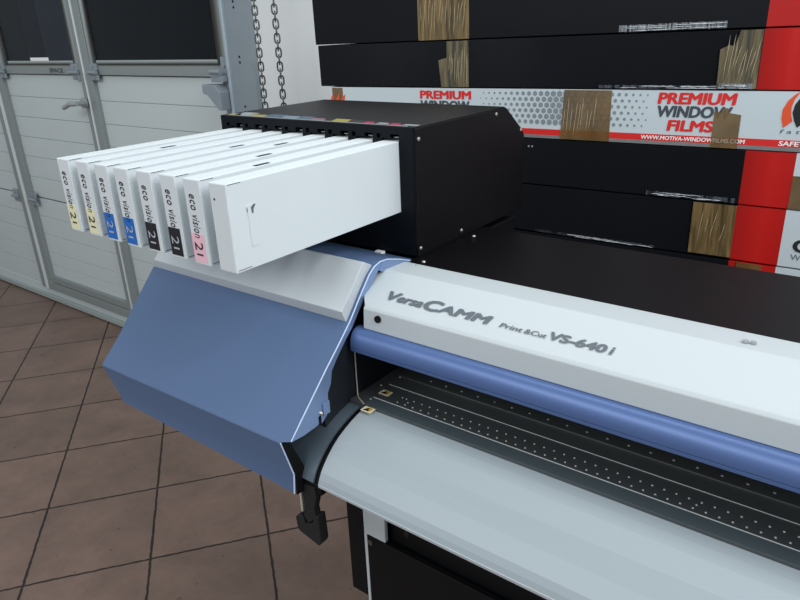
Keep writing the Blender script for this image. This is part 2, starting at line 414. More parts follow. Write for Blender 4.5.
def tape(g, y, poly, m, name='packing_tape', d=.0008, label=None):
    o = MB().prismy(poly, y-d, y-.0001).build(name, m, g)
    if label: o['label'] = label
    return o
def rect(a, b, c, d): return [(a, c), (b, c), (b, d), (a, d)]
def wrap_edge(g, y, x0, x1, z0, z1, m='tape_wrap', n=60, jag=.3, name='clear_tape'):
    """strip of clear tape with a few long creases, their glints painted pale"""
    rnd = random.Random(int(x0*1000)); h = z1-z0; nn = 26; top = []; bot = []
    for i in range(nn+1):
        x = x0+(x1-x0)*i/nn
        top.append((x, z1-h*.25*jag*rnd.random())); bot.append((x, z0+h*.3*jag*rnd.random()))
    o = MB().prismy(bot+top[::-1], y-.0009, y-.0001).build(name, m, g)
    b = MB(); k = 3 if h > .008 else 2
    for r in range(k*3):
        xa = x0+(x1-x0)*rnd.random()*.75; xb = min(x1, xa+(x1-x0)*(.12+.3*rnd.random())); zz = z0+h*(.12+.76*(r % k+rnd.random()*.6)/k); pts = []
        q = max(4, int((xb-xa)/.006)); rr = []
        for i in range(q+1):
            pts.append((xa+(xb-xa)*i/q, y-.0012-.0004*rnd.random(), zz+.0009*(rnd.random()-.5))); rr.append(.0002+.0006*rnd.random()*(0 if i in (0, q) else 1))
        b.tube(pts, rr, 5)
    b.build('crease_glint', 'wrap_glint', g)
    return o
def glints(g, y, x0, x1, z0, z1, n, m, lean=.12, name='crease_glint', w=.0007):
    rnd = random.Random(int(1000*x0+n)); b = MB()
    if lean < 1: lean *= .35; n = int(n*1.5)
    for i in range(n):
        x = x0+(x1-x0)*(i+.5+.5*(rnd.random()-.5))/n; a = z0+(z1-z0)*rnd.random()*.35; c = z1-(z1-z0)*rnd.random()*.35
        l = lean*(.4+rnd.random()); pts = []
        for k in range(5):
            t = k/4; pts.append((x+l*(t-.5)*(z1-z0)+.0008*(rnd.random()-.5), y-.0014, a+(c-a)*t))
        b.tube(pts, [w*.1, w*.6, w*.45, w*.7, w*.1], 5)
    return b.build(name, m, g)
M['crease'] = mat('tape_crease_glint', lin(196, 184, 150), .25)  # glints on the tape folds, painted as pale lines
M['wrap_glint'] = mat('wrap_crease_glint', lin(205, 210, 214), .2)

def build_cartons():
    # row 0, topmost in view
    g, y = carton(.088, -.0215, 'topmost black carton in the stack, clear tape along its lower edge', x0=-1.236)
    tape(g, y, rect(-.921, -.790, -.021, .087), 'tape_brown', label='wide brown tape'); glints(g, y, -.915, -.795, -.018, .08, 9, 'crease', .25)
    wrap_edge(g, y, -.469, -.285, -.0205, -.0085, 'tape_clear', jag=.35)
    # row 1
    g, y = carton(-.0235, -.1195, 'second black carton from top, ragged brown tape beside its red band')
    tape(g, y, [(-.868, -.063), (-.846, -.058), (-.846, -.0245), (-.791, -.0245), (-.791, -.119), (-.862, -.119)], 'tape_grey'); glints(g, y, -.842, -.793, -.117, -.028, 7, 'crease', .12)
    tape(g, y, [(-.289, -.118), (-.290, -.054), (-.276, -.047), (-.268, -.050), (-.261, -.0245), (-.2265, -.0245), (-.2265, -.118)], 'tape_grey'); glints(g, y, -.280, -.229, -.112, -.030, 6, 'crease', .22)
    wrap_edge(g, y, -.50, -.289, -.1190, -.1125, 'tape_wrap', jag=.5); wrap_edge(g, y, -.288, -.232, -.1185, -.109, 'tape_clear', jag=.4)
    # row 2, white printed one
    g, y = carton(-.1215, -.2185, 'white printed film carton with honeycomb pattern and red lettering', 'white', x0=-1.199)
    T = lambda s_, x, z, w, c, m, **k: text(s_, (x, y, z), XR, ZU, w, c, m, g, **k)
    T('PREMIUM', -.3855, -.1445, .132, .0185, 'pr_red', bold=.05, shear=.12)
    T('WINDOW', -.3865, -.1675, .128, .0185, 'pr_dark', bold=.05, shear=.12)
    T('FILMS', -.365, -.1920, .080, .0180, 'pr_red', bold=.05, shear=.12)
    T('WWW.MOTIVA-WINDOWFILMS.COM', -.411, -.2095, .180, .0068, 'pr_white', bold=.03, shear=.1)
    T('PREMIUM', -.9195, -.1440, .136, .0165, 'pr_red', bold=.05)
    T('WINDOW', -.9195, -.1655, .132, .0165, 'pr_dark', bold=.05)
    T('FILMS', -.9195, -.1870, .090, .0165, 'pr_red', bold=.05)
    T('SAFETY WINDOW FILMS', -.1785, -.2095, .16, .0075, 'pr_white', bold=.03, shear=.1)
    T('f a t t i', -.1800, -.1890, .050, .0065, 'pr_dark', shear=.3)
    # honeycomb print: one pattern, dots shrink away from its middle
    b = MB(); P = .0134; c = -.565
    for r in range(7):
        z = -.130-r*.0112
        for i in range(-22, 20):
            x = c+i*P+(P/2 if r % 2 else 0)
            if x < -.775 or x > -.392: continue
            dx = abs(x-c-.0)/(.2 if x < c else .175)
            rad = .0064*(1-.80*min(1, max(0, dx-.12)/.88)**1.0)
            if rad < .0013 or z-rad < -.1985: continue
            if x > -.40: continue
            b.prismy([(x+rad*math.sin(k*math.pi/3+.0), z+rad*math.cos(k*math.pi/3)) for k in range(6)], y-.0004, y-.0001)
    b.build('honeycomb_print', 'pr_hex', g)
    # flame emblem on the right
    MB().prismy([(-.157, -.121), (-.165, -.126), (-.174, -.136), (-.180, -.150), (-.180, -.165), (-.1755, -.1800), (-.163, -.169), (-.1665, -.158), (-.1675, -.146), (-.1645, -.133)], y-.0006, y-.0002).build('flame_emblem', 'pr_orange', g)
    MB().prismy([(-.146, -.124), (-.156, -.130), (-.163, -.142), (-.165, -.155), (-.161, -.168), (-.155, -.179), (-.140, -.165), (-.136, -.145)], y-.0006, y-.0002).build('emblem_shape', 'lab_black', g)
    # flame emblem at the left end over a piece of tape
    tape(g, y, rect(-1.190, -1.155, -.160, -.123), 'tape_tan', d=.0006)
    MB().prismy([(-1.197, -.17), (-1.196, -.150), (-1.188, -.136), (-1.186, -.150), (-1.180, -.170)], y-.0012, y-.0008).prismy([(-1.180, -.17), (-1.178, -.150), (-1.166, -.134), (-1.168, -.150), (-1.165, -.17)], y-.0012, y-.0008).prismy([(-1.166, -.17), (-1.160, -.148), (-1.147, -.138), (-1.152, -.155), (-1.152, -.17)], y-.0012, y-.0008).build('flame_emblem', 'pr_orange', g)
    tape(g, y, [(-.574, -.2180), (-.568, -.1225), (-.472, -.1225), (-.472, -.2180)], 'tape_tan', d=.0012); glints(g, y, -.572, -.50, -.215, -.13, 6, 'crease', .18)
    tape(g, y, [(-.286, -.156), (-.286, -.2185), (-.242, -.2185), (-.242, -.161), (-.262, -.158), (-.264, -.150), (-.272, -.150), (-.274, -.158)], 'tape_tan', d=.0012)
    # row 3
    g, y = carton(-.2205, -.3165, 'black carton directly under the white printed one, tan tape on its white end')
    tape(g, y, rect(-.147, -.09, -.316, -.259), 'tape_tan', label='tan tape')
    wrap_edge(g, y, -.39, -.232, -.3160, -.3060, 'tape_wrap', jag=.6)
    b = MB()
    for x in (-.642, -.634): b.disc((x, y, -.237), (0, -1, 0), .0022, .0008, 8)
    b.build('pale_scuff', 'dull_steel', g)
    # row 4
    g, y = carton(-.3185, -.4205, 'black carton with square of brown tape by its red band, fifth from top')
    tape(g, y, rect(-.300, -.2255, -.4175, -.320), 'tape_brown', label='square of brown tape'); glints(g, y, -.290, -.24, -.40, -.33, 3, 'crease', .3)
    text('C', (-.1285, y, -.3905), XR, ZU, .026, .0215, 'ink_black', g, bold=.05)
    text('W', (-.1290, y, -.4060), XR, ZU, .016, .0105, 'ink_grey', g)
    wrap_edge(g, y, -.62, -.36, -.4203, -.4145, 'tape_wrap', jag=.7)
    # row 5: only a sliver shows
    g, y = carton(-.4235, -.522, 'lowest carton in view, its red and white end just above the printer top')
    tape(g, y, rect(-.212, -.170, -.521, -.424), 'tape_tan', label='tan tape'); glints(g, y, -.21, -.172, -.50, -.426, 5, 'crease', .1)
    z = -.538; n = 8; h = (z+H-.0)/n
    for i in range(n):
        carton(z-i*h, z-(i+1)*h+.002 if i < n-1 else -H+.0005, 'black film carton low in the stack, hidden behind the printer')
build_cartons()

# ------------------------------------------------------------------ the printer
PR = root('large_format_printer', (.2, .75, -H), 'large white, black and blue printer and cutter with eight ink slots', 'printer')
XE = 1.30   # right end of the machine, outside the photo
X0 = -.520

def build_printer():
    P = PR
    # ---- ink supply box
    yb0, yb1 = .750, 1.073; xl, xr = -.945, -.540
    b = MB()
    side = [(yb0, -.127), (1.006, -.127), (1.066, -.170), (yb1, -.180), (yb1, -.310), (yb0, -.310)]
    MBs = MB().prism(side, xr-.003, xr); MBs.build('side_panel', 'black', P, bevel=.0012)
    MB().prism(side, xl, xl+.003).build('side_panel', 'black', P, bevel=.0012)
    top = MB(); t = .003
    pr = [(yb0, -.1255), (1.006, -.1255), (1.067, -.169), (yb1+.001, -.310), (yb1-.003, -.310), (1.062, -.172), (1.004, -.1285), (yb0, -.1285)]
    top.prism(pr, xl, xr-.0035); top.build('housing', 'black', P, bevel=.0008)
    MB().box(xl+.003, xr-.0035, yb0+.004, yb1-.004, -.3095, -.3065).build('base_plate', 'black_matte', P)
    # edge line of the folded sheet on the side panel
    MB().tube([(xr-.0025, yb0-.001, -.1262), (xr-.0025, 1.003, -.1262)], .0009, 6).tube([(xr-.0025, yb0-.0008, -.127), (xr-.0025, yb0-.0008, -.300)], .0008, 6).build('panel_edge', 'black', P)
    # slotted front plate
    f = MB(); y0, y1 = yb0-.002, yb0+.002
    xa, xb = xl, xr-.0035
    f.box(xa, xb, y0, y1, -.1365, -.1262)
    f.box(xa, xb, y0, y1, -.3090, -.2475)
    prev = xa
    for i in range(8):
        R_ = CX(i)+.0008; L_ = R_-.0300
        f.box(prev, L_, y0, y1, -.2475, -.1425)                 # tooth
        # second rail with its notches
        f.box(prev, L_-.0090 if i or True else L_, y0, y1, -.1425, -.1365)
        f.box(L_-.0020, R_-.0150, y0, y1, -.1425, -.1365)
        prev = R_
    f.box(prev, xb, y0, y1, -.2475, -.1365)
    f.build('front_plate', 'black_front', P)
    MB().box(xa+.004, xb-.004, yb0+.06, yb0+.062, -.2475+.001, -.1300).build('slot_backing', 'black_matte', P) if False else None
    for i in range(8):
        R_ = CX(i); MB().box(R_-.0135, R_-.001, yb0+.006, yb0+.012, -.1424, -.1412).build('slot_spring', 'dull_steel', P)
    # coloured stickers on top along the front edge
    z0, z1 = -.1254, -.1249
    MB().box(-.932, -.556, yb0+.0015, yb0+.005, z0, z1).build('sticker_border', 'stk_white', P)
    cols = ['stk_yellow', 'stk_yellow', 'stk_cyan', 'stk_light', 'stk_pink', 'stk_yellow', 'lab_black', 'stk_magenta', 'stk_magenta']
    for i, (c, xc, w, d) in enumerate([('stk_yellow', -.918, .026, .016), ('stk_white', -.90, .036, .034), ('stk_yellow', -.862, .034, .018), ('stk_cyan', -.828, .036, .03), ('stk_light', -.790, .034, .024),
                                    ('stk_cyan', -.758, .028, .028), ('stk_pink', -.728, .028, .018), ('stk_yellow', -.682, .032, .024), ('ink_black', -.652, .03, .022), ('stk_magenta', -.627, .020, .016), ('stk_magenta', -.580, .022, .016)]):
        MB().add([(xc-w/2, yb0+.006, z1), (xc+w/2, yb0+.006, z1), (xc+w/2-.012, yb0+.006+d, z1), (xc-w/2-.012, yb0+.006+d, z1),
                  (xc-w/2, yb0+.006, z0), (xc+w/2, yb0+.006, z0), (xc+w/2-.012, yb0+.006+d, z0), (xc-w/2-.012, yb0+.006+d, z0)],
                 [(0, 1, 2, 3), (7, 6, 5, 4), (0, 4, 5, 1), (1, 5, 6, 2), (2, 6, 7, 3), (3, 7, 4, 0)]).build('slot_sticker', c, P)
    for xc in (-.603, -.556+.0):
        MB().box(xc-.014, xc+.010, yb0+.010, yb0+.020, z0, z1).build('slot_sticker', 'stk_white', P)
    # screws
    s = MB()
    for (y, z) in ((.757, -.142), (.973, -.134), (1.060, -.170), (.867, -.300), (.756, -.2985)):
        s = MB().disc((xr, y, z), (1, 0, 0), .0032, .0018, 12, dome=True); s.build('screw', 'steel', P, smooth=True)
    for (x, y) in ((-.524, .878), (-.521, .735)):
        MB().disc((x, y, -.3095), (0, 0, 1), .0034, .002, 12, dome=True).build('screw', 'steel', P, smooth=True)
    # ---- black top cover of the machine
    MB().prism([(.714, -.3100), (.933, -.3100), (.945, -.330), (.945, -.55), (.714, -.55)], -.545, XE).build('top_cover', 'black_top', P, bevel=.002)
    MB().prism([(.73, -.322), (1.06, -.322), (1.06, -.40), (.93, -.55), (.73, -.55)], -.94, -.546).build('left_body', 'black', P, bevel=.003)
    # ---- white front cover
    pf = [(.7145, -.3060), (.700, -.3050), (.668, -.3035), (.655, -.31027), (.635, -.32070), (.620, -.32852), (.6095, -.3340), (.6065, -.3375), (.6045, -.3650), (.612, -.3660), (.616, -.342), (.668, -.312), (.7145, -.316)]
    MB().prism(pf, -.5285, XE-.02, xa=[-.5385, -.5385, -.5385, -.5520, -.5460, -.5385, -.5285, -.5285, -.5285, -.5285, -.5285, -.5385, -.5385]).build('front_cover', 'cover_white', P, bevel=.0012, seg=2, ang=12)
    nrm = Vector((0, -(.335-.303), (.668-.608))).normalized()      # outward normal of the sloping face
    vdir = Vector((0, .0605, .0315)).normalized()
    base = Vector((0, .6085, -.3345))
    def on(x, t_): return base+Vector((x, 0, 0))+vdir*t_
    T = lambda s_, x, t_, w, c, sp=1, **k: text(s_, on(x, t_), XR, vdir, w, c, 'ink_grey', P, space=sp, off=.0009, **k)
    T('V', -.5100, .0190, .0215, .0135, bold=.05, shear=.30)
    T('ersa', -.4895, .0190, .0400, .0125, bold=.045, shear=.30)
    T('C', -.4500, .0180, .0250, .0160, bold=.05, shear=.30)
    T('AMM', -.4260, .0192, .0710, .0120, bold=.045, shear=.30)
    T('Print', -.3390, .0195, .0285, .0065, bold=.02, shear=.22)
    T('&Cut', -.3080, .0195, .0270, .0065, bold=.02, shear=.22)
    T('VS-640', -.2800, .0198, .0665, .0105, bold=.045, shear=.18)
    T('i', -.2095, .0198, .0036, .0105, bold=.03, shear=.18)
    MB().disc((-.5035, .6062, -.3465), (0, -1, .1), .0048, .003, 16).build('sensor_window', 'black_matte', P)
    MB().disc((-.092, .6825, -.3035), (0, 0, 1), .0032, .002, 10).disc((-.085, .6835, -.3035), (0, 0, 1), .003, .002, 10).build('cover_screw', 'dull_steel', P, smooth=True)
    MB().disc((-.513, .7075, -.306), (0, 0, 1), .0030, .002, 10, dome=True).build('cover_screw', 'dull_steel', P, smooth=True)
    # ---- blue handle bar along the cover's lower edge
    pb = []
    for k in range(11):
        a = math.radians(96+k*13)
        pb.append((.6015+.0160*math.cos(a)*1.0, -.3765+.0145*math.sin(a)))
    bar = [(.612, -.3652), (.6030, -.3654), (.5985, -.3668), (.5948, -.3697), (.5918, -.3742), (.5899, -.3795), (.5892, -.3850), (.5894, -.3894), (.5912, -.3900), (.5890, -.3906), (.5896, -.3945), (.5930, -.3972), (.612, -.3972)]
    MB().prism(bar, -.5400, XE-.02).build('handle_bar', 'blue_bar', P, smooth=True)
    # ---- platen
    yA, yB = .6095, .650
    MB().box(-.547, XE-.03, .588, .713, -.480, -.4705).build('platen', 'platen', P)
    MB().box(-.522, XE-.03, .5885, .6085, -.4710, -.4698).build('front_strip', 'strip', P)
    MB().tube([(-.522, yA, -.4700), (XE-.03, yA, -.4700)], .0008, 6).build('strip_edge', 'hole_rim', P)
    MB().tube([(-.526, yB, -.4700), (XE-.03, yB, -.4700)], .0005, 6).build('strip_edge', 'hole_rim', P)
    MB().tube([(-.51, .5882, -.4700), (XE-.03, .5882, -.4700)], .0005, 6).build('strip_edge', 'strip', P)
    MB().box(-.53, XE-.03, .6760, .7130, -.4705, -.4680).build('rear_strip', 'platen', P, bevel=.0005)
    h = MB()
    for i in range(72):
        x = -.487+i*.01275
        if x > .45: break
        h.disc((x, .6175, -.4706), (0, 0, 1), .0013, .0011, 8, dome=True); h.disc((x+.0055, .6310, -.4706), (0, 0, 1), .0013, .0011, 8, dome=True)
    for (x, y) in ((-.4884, .6308), (-.4743, .6243), (-.1025, .6243), (.27, .6243)): h.disc((x, y, -.4706), (0, 0, 1), .0013, .0011, 8, dome=True)
    h.build('vent_holes', 'hole_rim', P)
    for i in range(24):
        MB().disc((-.479+i*.0258, .6865, -.4680), (0, 0, 1), .0018, .0008, 8, dome=True).build('platen_screw', 'dull_steel', P)
    for (x, y) in ((-.5345, .642), (-.5260, .6754), (-.5230, .604)): MB().disc((x, y, -.4700), (0, 0, 1), .0025, .0018, 10, dome=True).build('platen_screw', 'steel', P)
    def warn(x, y, z, w, d):
        g = MB().box(x-w/2, x+w/2, y-d/2, y+d/2, z, z+.0005).build('warning_label', 'warn', P)
        MB().prism([(0, 0)]*0 or [(y-d*.32, z+.0005), (y+d*.36, z+.0005), (y+d*.36, z+.0009), (y-d*.32, z+.0009)], x-w*.05, x+w*.30).build('warning_symbol', 'warn_y', g)
        tri = MB().add([(x-w*.34, y-d*.32, z+.0010), (x+w*.2, y-d*.32, z+.0010), (x-w*.07, y+d*.36, z+.0010), (x-w*.34, y-d*.32, z+.0006), (x+w*.2, y-d*.32, z+.0006), (x-w*.07, y+d*.36, z+.0006)], [(0, 1, 2), (5, 4, 3), (0, 3, 4, 1), (1, 4, 5, 2), (2, 5, 3, 0)])
        tri.build('warning_symbol', 'ink_black', g)
    warn(-.5150, .6275, -.4699, .0170, .0120); warn(-.5095, .5815, -.4715, .0170, .0120)
    # ---- curved apron in front
    ap = [(.600, -.4735), (.588, -.4742), (.574, -.4765), (.560, -.4800), (.546, -.4850), (.533, -.4905), (.521, -.4980), (.511, -.5060), (.502, -.5150), (.495, -.5235), (.4905, -.5315), (.4875, -.5385)]
    inner = [(p[0]+.0035, p[1]-.003) for p in ap[::-1]]
    poly = ap+inner
    def sheet(name, pts, x0, x1, m, th=.003, smooth=True):
        mb = MB(); n = len(pts); off = []
        for i, p in enumerate(pts):
            a = Vector(pts[max(i-1, 0)]); c = Vector(pts[min(i+1, n-1)]); t_ = (c-a).normalized(); off.append((p[0]-t_.y*(-th), p[1]+t_.x*(-th)) if False else (p[0]+(-t_.y)*th*1, p[1]+t_.x*th*1))
        vs = []
        for x in (x0, x1): vs += [(x, *p) for p in pts]+[(x, *p) for p in off]
        k = 2*n; fs = []
        for i in range(n-1):
            fs += [(i, i+1, k+i+1, k+i), (n+i, k+n+i, k+n+i+1, n+i+1), (i, n+i, n+i+1, i+1), (k+i, k+i+1, k+n+i+1, k+n+i)]
        fs += [(0, k, k+n, n), (n-1, 2*n-1, k+2*n-1, k+n-1)]
        mb.add(vs, fs); o = mb.build(name, m, P, smooth=smooth); return o
    import bmesh
    # smooth subdivision of the profile
    def refine(pts, it=2):
        for _ in range(it):
            q = [pts[0]]
            for a, b_ in zip(pts[:-1], pts[1:]): q += [(a[0]*.75+b_[0]*.25, a[1]*.75+b_[1]*.25), (a[0]*.25+b_[0]*.75, a[1]*.25+b_[1]*.75)]
            q.append(pts[-1]); pts = q
        return pts
    apr = refine(ap, 1)
    sheet('front_apron', ap, X0, XE-.02, 'apron', smooth=False)
    MB().box(X0, XE-.02, .4872, .4895, -.5425, -.5380).build('apron_lip', 'apron_edge', P, bevel=.0006)
    sheet('apron_end', [(p[0]+.001, p[1]-.0015) for p in apr], -.640, -.5300, 'dark_grey')
    sheet('apron_gap', [(p[0]+.004, p[1]-.006) for p in apr], -.5320, -.5190, 'black_matte')
    # body under the apron
    MB().prism([(.62, -.485), (.73, -.485), (.73, -.64), (.60, -.64), (.53, -.56), (.53, -.53)], -.535, XE-.03).build('lower_body', 'black_matte', P)
    # ---- side plate left of the platen and its light cut edge
    MB().prism([(.6085, -.3700), (.75, -.3300), (.75, -.55), (.605, -.55), (.54, -.500), (.5370, -.4720), (.5390, -.445), (.552, -.405), (.597, -.368)], -.5520, -.5480).build('side_plate', 'black_side', P)
    MB().tube([(-.5455, .603, -.400), (-.5455, .6028, -.445), (-.5453, .6030, -.4640), (-.5435, .6010, -.4690), (-.538, .5965, -.4695), (-.522, .5883, -.4697)], .0009, 6).build('wire_edge', 'beige', P, smooth=True)
    # ---- blue left cover
    pf = [(.455, -.4625), (.4535, -.4605), (.4560, -.4580), (.500, -.4370), (.540, -.4020), (.566, -.3790), (.592, -.3545), (.618, -.3230), (.636, -.3030), (.648, -.2945), (.660, -.2915), (.676, -.2925), (.705, -.3010), (.735, -.3110), (.750, -.3150)]
    pf = [(.4520, -.4620), (.4535, -.4595), (.500, -.4330), (.540, -.4015), (.566, -.3785), (.592, -.3540), (.618, -.3230), (.636, -.3030), (.648, -.2945), (.660, -.2915), (.676, -.2925), (.705, -.3010), (.735, -.3110), (.750, -.3150)]
    pf = [(.4515, -.4625), (.4530, -.4600), (.480, -.4460), (.510, -.4275), (.540, -.4020), (.566, -.3785), (.592, -.3540), (.618, -.3230), (.636, -.3030), (.648, -.2945), (.660, -.2915), (.676, -.2925), (.705, -.3010), (.735, -.3110), (.750, -.3150)]
    pf = [(.4615, -.4735), (.4625, -.4712), (.4660, -.4685), (.500, -.4405), (.540, -.4020), (.566, -.3785), (.592, -.3540), (.618, -.3230), (.636, -.3030), (.648, -.2945), (.660, -.2915), (.676, -.2925), (.705, -.3010), (.735, -.3110), (.750, -.3150)]
    th = .0016; mb = MB(); prof = [(.4745, -.5570), (.4775, -.5290)]+pf
    n = len(prof)
    xls = [-.953-.021*min(1, max(0, (p[0]-.47)/.12)) for p in prof]; xrs = [-.5515 if p[1] < -.470 else -.5400 for p in prof]
    off = []
    for i, p in enumerate(prof):
        a = Vector(prof[max(i-1, 0)]); c = Vector(prof[min(i+1, n-1)]); t_ = (c-a).normalized(); off.append((p[0]+t_.y*th, p[1]-t_.x*th))
    lf = [(-.950, .479, -.553), (-.953, .476, -.536), (-.954, .4590, -.4775), (-.954, .4600, -.4750)]+[(xls[i], *prof[i]) for i in range(4, n)]
    vs = lf+[(q[0], q[1]+o_[0]-p[0], q[2]+o_[1]-p[1]) for q, p, o_ in zip(lf, prof, off)]+[(xrs[i], *p) for i, p in enumerate(prof)]+[(xrs[i], *p) for i, p in enumerate(off)]
    k = 2*n; fs = []
    for i in range(n-1):
        fs += [(i, i+1, k+i+1, k+i), (n+i, k+n+i, k+n+i+1, n+i+1), (i, n+i, n+i+1, i+1), (k+i, k+i+1, k+n+i+1, k+n+i)]
    fs += [(0, k, k+n, n), (n-1, 2*n-1, k+2*n-1, k+n-1)]
    mb.add(vs, fs)
    cov = mb.build('left_cover', 'blue', P, smooth=True)
    # flange on its right side
    fl = [(.732, -.3135), (.728, -.3105), (.676, -.2930), (.660, -.2925), (.648, -.2955), (.636, -.3040), (.618, -.3240), (.592, -.3550), (.566, -.3795), (.540, -.4030), (.500, -.4415), (.4685, -.4705), (.491, -.4725), (.513, -.4715), (.521, -.4700), (.524, -.4725), (.5345, -.4650), (.5385, -.4460), (.5390, -.4350), (.5460, -.4240), (.5500, -.4070), (.5620, -.3930), (.5800, -.3750), (.595, -.3620), (.617, -.3370), (.6550, -.3015), (.665, -.3040), (.683, -.3065), (.712, -.3160), (.728, -.3165)]
    arm = [(.732, -.3135), (.728, -.3105), (.705, -.3015), (.690, -.2970), (.676, -.2930), (.664, -.2925), (.655, -.3015), (.661, -.3050), (.670, -.3075), (.690, -.3110), (.712, -.3160), (.728, -.3165)]
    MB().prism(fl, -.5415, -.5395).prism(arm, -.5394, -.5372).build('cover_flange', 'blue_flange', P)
    # cut edge along the flange with its highlight painted on
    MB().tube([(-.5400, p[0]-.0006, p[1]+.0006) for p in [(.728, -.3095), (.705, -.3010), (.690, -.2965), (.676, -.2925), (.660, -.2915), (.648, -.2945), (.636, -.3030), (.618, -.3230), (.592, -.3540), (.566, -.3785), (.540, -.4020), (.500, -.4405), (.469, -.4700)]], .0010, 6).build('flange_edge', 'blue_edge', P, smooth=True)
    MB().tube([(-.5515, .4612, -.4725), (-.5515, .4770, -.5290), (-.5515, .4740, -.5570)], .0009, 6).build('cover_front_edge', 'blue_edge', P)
    MB().box(-.5395, -.5370, .5265, .5385, -.4620, -.4440).build('flange_tab', 'blue_flange', P, bevel=.0005)
    MB().disc((-.5395, .5225, -.4560), (1, 0, 0), .0030, .004, 12, dome=True).build('flange_screw', 'steel', P, smooth=True)
    MB().box(-.5396, -.5385, .5185, .5225, -.4725, -.4600).build('flange_slot', 'black_matte', P)
    # black inner plate below the cover
    MB().prism([(.4630, -.4735), (.4740, -.4765), (.486, -.5040), (.5005, -.5410), (.4975, -.5620), (.4770, -.5600), (.4790, -.5290)], -.5515, -.5495).build('inner_bracket', 'black_matte', P)
    MB().box(-.90, -.546, .50, .74, -.56, -.5502).build('cover_bottom', 'black_matte', P)
    # raised off-white lid panel on the cover
    ld = [(.5830, -.3380), (.6320, -.2850), (.6350, -.2850), (.6500, -.2935), (.592, -.3555), (.5895, -.3535)]
    v = []
    v += [(xq, p[0], p[1]) for xq, p in zip((-.956, -.956, -.957, -.972, -.972, -.972), ld)]+[(-.5460, p[0], p[1]) for p in ld]
    n = len(ld)
    MB().add(v, [(i, (i+1) % n, n+(i+1) % n, n+i) for i in range(n)]+[tuple(range(n))[::-1], tuple(range(n, 2*n))]).build('lid_panel', 'lid_white', P, bevel=.0010, seg=2)
    MB().box(-.614, -.600, .738, .747, -.3165, -.3095).build('box_foot', 'pr_white', P, bevel=.001)
    # ---- release lever hanging below the left end
    lv = MB()
    lv.prismy([(-.5565, -.553), (-.5300, -.549), (-.5290, -.565), (-.5350, -.585), (-.5330, -.600), (-.5490, -.616), (-.5560, -.606), (-.5530, -.585)], .4900, .5010)
    lv.build('lever_arm', 'rubber', P, bevel=.001)
    MB().prismy([(-.5730, -.6150), (-.5640, -.6070), (-.5580, -.6080), (-.5550, -.6200), (-.5400, -.6110), (-.5370, -.5980), (-.5290, -.5950), (-.5270, -.6380), (-.5320, -.6460), (-.5690, -.6370), (-.5710, -.6330)], .4890, .5050).build('lever_paddle', 'rubber', P, bevel=.002)
    MB().box(-.5600, -.5575, .4900, .5000, -.600, -.5560).build('lever_edge', 'beige', P)
    MB().box(-.566, -.520, .492, .540, -.560, -.545).build('lever_mount', 'black_matte', P, bevel=.002)
    # ---- stand
    MB().box(-.5820, -.5500, .600, .640, -.8390, -.600).build('post_cover', 'black_matte', P, bevel=.001)
    MB().box(-.5495, -.5080, .6000, .608, -.7120, -.600).build('leg_bracket', 'cover_white', P, bevel=.0015)
    MB().box(-.5495, -.5440, .6000, .66, -1.30, -.7120).build('leg_edge', 'cover_white', P, bevel=.0008)
    MB().box(-.5435, 1.20, .6000, .6100, -1.02, -.7135).build('front_panel', 'black_matte', P, bevel=.001)
    MB().disc((-.5370, .6000, -.7240), (0, -1, 0), .0048, .002, 12).build('screw', 'chain', P)
    MB().box(-.5430, 1.18, .615, .625, -1.02, -.600).build('cross_panel', 'black_matte', P)
    MB().disc((-.478, .615, -.690), (0, -1, 0), .0050, .0015, 12).build('screw', 'rubber', P)
    for xx in (-.5435, 1.15):
        MB().box(xx, xx+.05, .64, .70, -1.30, -.82).build('leg', 'cover_white', P, bevel=.002)
        MB().box(xx-.002, xx+.052, .45, .95, -1.335, -1.30).build('foot', 'cover_white', P, bevel=.003)
        for yy in (.48, .92):
            MB().tube([(xx+.012, yy, -1.3575), (xx+.038, yy, -1.3575)], .0222, 20).build('caster', 'rubber', P, smooth=True)
    # right end of the machine, outside the photo
    MB().prism([(.455, -.462), (.592, -.354), (.655, -.292), (.75, -.31), (1.0, -.31), (1.0, -.55), (.468, -.55)], XE-.02, XE+.30).build('right_cover', 'blue', P, bevel=.003)

